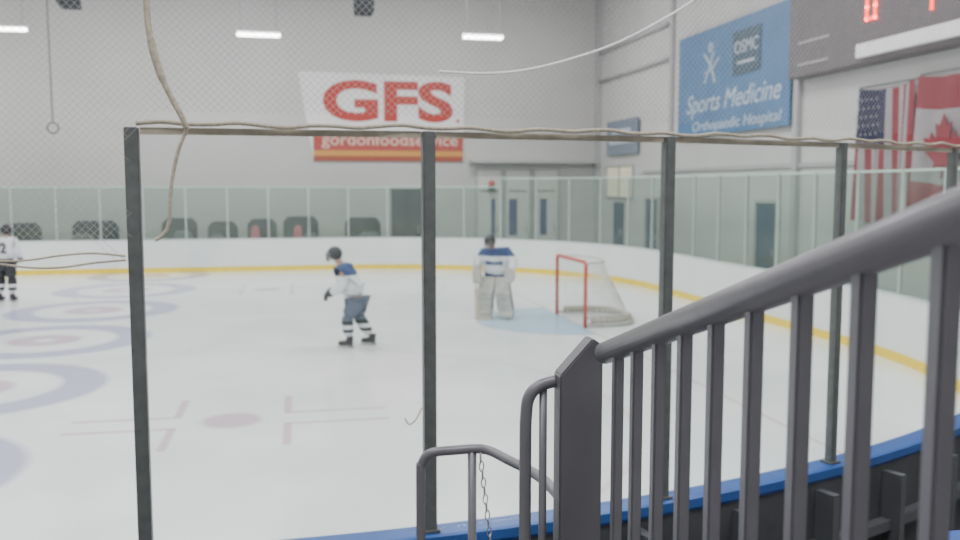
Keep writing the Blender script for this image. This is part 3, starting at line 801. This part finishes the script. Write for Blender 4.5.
    for k_ in range(6):
        z_ = .045-k_*.028; w_ = .098 - .006*k_
        bb.tube([hd+Vector((.06+.09*math.cos(a), w_*math.sin(a), z_))*hk for a in [(-1.45+2.9*q/8) for q in range(9)]], .0052, 5)
    for y_ in (-.066, -.033, 0, .033, .066):
        cx = math.sqrt(1-(y_/.095)**2)
        bb.tube([hd+Vector((.06+.09*cx, y_, .05))*hk, hd+Vector((.06+.092*cx, y_, -.03))*hk, hd+Vector((.055+.085*cx, y_*.9, -.1))*hk], .0052, 5)
    newobj("face_cage", bb.mesh(), he, m_cage)
    for y_ in (-.032, .032):
        bm_ = bmesh.new(); bmesh.ops.create_uvsphere(bm_, u_segments=8, v_segments=6, radius=.012)
        for v_ in bm_.verts: v_.co += hd+Vector((.076, y_, .0))*hk
        me_ = bpy.data.meshes.new("e"); bm_.to_mesh(me_); bm_.free(); newobj("eye", me_, body, m_black)
    bb = B(); bb.tube([hd+Vector((.076, -.022, -.062))*hk, hd+Vector((.084, 0, -.064))*hk, hd+Vector((.076, .022, -.062))*hk], .005, 6); newobj("mouth", bb.mesh(), body, m_red)
    return body, je_o

W_ = (.70, .72, .75); BL = (.03, .06, .18); BK = (.025, .027, .033); GY = (.09, .11, .16)
jm = Mbands("jersey_skater", [(0, W_), (.77, BL), (.80, W_), (1.19, BL), (1.46, W_)])
sm = Mbands("sock_skater", [(0, BK), (.19, W_), (.25, BK), (.31, W_), (.37, BK), (.44, GY)])
J1 = dict(pelvis=(0, 0, .84), waist=(.05, 0, .97), chest=(.13, 0, 1.13), neck=(.23, 0, 1.35), head=(.34, 0, 1.50), shL=(.17, .20, 1.26), elL=(.15, .29, 1.03), wrL=(.35, .24, .90),
          shR=(.19, -.20, 1.26), elR=(.27, -.27, 1.04), wrR=(.46, -.15, .89), hipL=(-.02, .09, .79), knL=(.12, .11, .46), anL=(.08, .13, .13), hipR=(-.02, -.09, .79), knR=(-.03, -.11, .46), anR=(-.24, -.13, .14))
player("skater in white jersey with blue shoulders and striped socks", (.93, 14.75, .02), math.radians(163), J1, jm, M("pants_greyblue", GY, .8), sm, m_black, 1.12, legk=1.15, hk=.92)
jm2 = Mbands("jersey_goalie", [(0, W_), (.84, BL), (.88, W_), (1.25, BL), (1.60, W_)])
J2 = dict(pelvis=(0, .02, .88), waist=(.03, .02, 1.0), chest=(.08, 0, 1.16), neck=(.14, -.05, 1.39), head=(.23, -.09, 1.52), shL=(.08, .21, 1.34), elL=(.10, .37, 1.14), wrL=(.24, .36, .92),
          shR=(.08, -.26, 1.30), elR=(.10, -.39, 1.08), wrR=(.24, -.33, .90), hipL=(0, .12, .84), knL=(.08, .17, .48), anL=(.02, .235, .13), hipR=(0, -.12, .84), knR=(.08, -.17, .48), anR=(.06, -.215, .13))
go, gj = player("goaltender in white and blue jersey with bulky white leg pads", (3.93, 17.5, .02), math.radians(-120), J2, jm2, m_darkblue, Mbands("sock_goalie", [(0, W_), (.4, W_)]), m_black, 1.18, True, arm=.88)
bb = B()
for k_ in range(9):
    y_ = -.18+k_*.04
    cand = [v.co.x for v in gj.data.vertices if abs(v.co.y-y_-.013) < .05 and abs(v.co.z-1.12) < .06]
    xx = max(cand) if cand else .24
    bb.box((xx-.03, y_, 1.08), (xx+.012, y_+.028, 1.15+.012*(k_ % 2)))
newobj("chest_lettering", bb.mesh(), go, m_darkblue)
jm3 = Mbands("jersey_far", [(0, BK), (.84, W_), (.95, BK), (1.0, W_), (1.48, BK), (1.5, W_)])
J3 = dict(pelvis=(0, 0, .93), waist=(.01, 0, 1.06), chest=(.03, 0, 1.22), neck=(.07, 0, 1.46), head=(.12, 0, 1.61), shL=(.03, .2, 1.38), elL=(.06, .27, 1.12), wrL=(.26, .2, 1.0),
          shR=(.03, -.2, 1.38), elR=(.06, -.27, 1.12), wrR=(.26, -.2, 1.0), hipL=(0, .1, .88), knL=(.05, .13, .5), anL=(0, .15, .13), hipR=(0, -.1, .88), knR=(.05, -.13, .5), anR=(0, -.15, .13))
p3, j3 = player("player in white jersey with black number and black pants", (-6.5, 22.1, .02), math.radians(76), J3, jm3, m_black, Mbands("sock_far", [(0, BK), (.2, W_), (.26, BK), (.34, W_), (.40, BK)]), m_black, 1.15, legk=1.15)
xb = min(v.co.x for v in j3.data.vertices if abs(v.co.y) < .14 and 1.1 < v.co.z < 1.38)
text_obj("32", (xb+.025, .14, 1.12), (0, -1, 0), .27, .24, m_black, p3, "number", bold=.02, thick=.035)

# goaltender's stick: shaft from the blocker down to a paddle and blade lying on the ice
stk = bpy.data.objects.new("goalie_stick", None); stk.location = go.location; stk.rotation_euler = go.rotation_euler; link(stk)
top(stk, "pale goaltender stick held upright with blade on the ice", "hockey stick")
m_stick = M("stick_pale", (.50, .42, .34), .5)
b = B(); b.tube([(.385, -.36, 1.25), (.40, -.32, .62)], .013, 6); newobj("shaft", b.mesh(), stk, m_stick)
b = B(); b.prism([(.395, -.355, .62), (.395, -.285, .62), (.405, -.24, .07), (.405, -.32, .03)], (.02, 0, 0)); newobj("paddle", b.mesh(bevel=.003), stk, m_stick)
b = B(); b.prism([(.406, -.32, .0), (.406, .02, .0), (.406, .03, .07), (.406, -.25, .08), (.406, -.32, .04)], (.018, 0, 0)); newobj("blade", b.mesh(bevel=.003), stk, m_stick)

# ------------------------------------------------------------------ world + camera
wd = bpy.data.worlds.new("world"); scene.world = wd; wd.use_nodes = True
bg = wd.node_tree.nodes["Background"]; bg.inputs[0].default_value = (.63, .63, .64, 1); bg.inputs[1].default_value = 1.0
cam = bpy.data.cameras.new("camera"); cam.lens = 33.75; cam.sensor_width = 36; cam.clip_start = .05
cam.dof.use_dof = True; cam.dof.focus_distance = 2.3; cam.dof.aperture_fstop = 3.4
co = bpy.data.objects.new("camera", cam); co.location = (0, 0, 2.65)
co.rotation_euler = (math.radians(90-5.33), 0, math.radians(-11.54)); link(co)
scene.camera = co
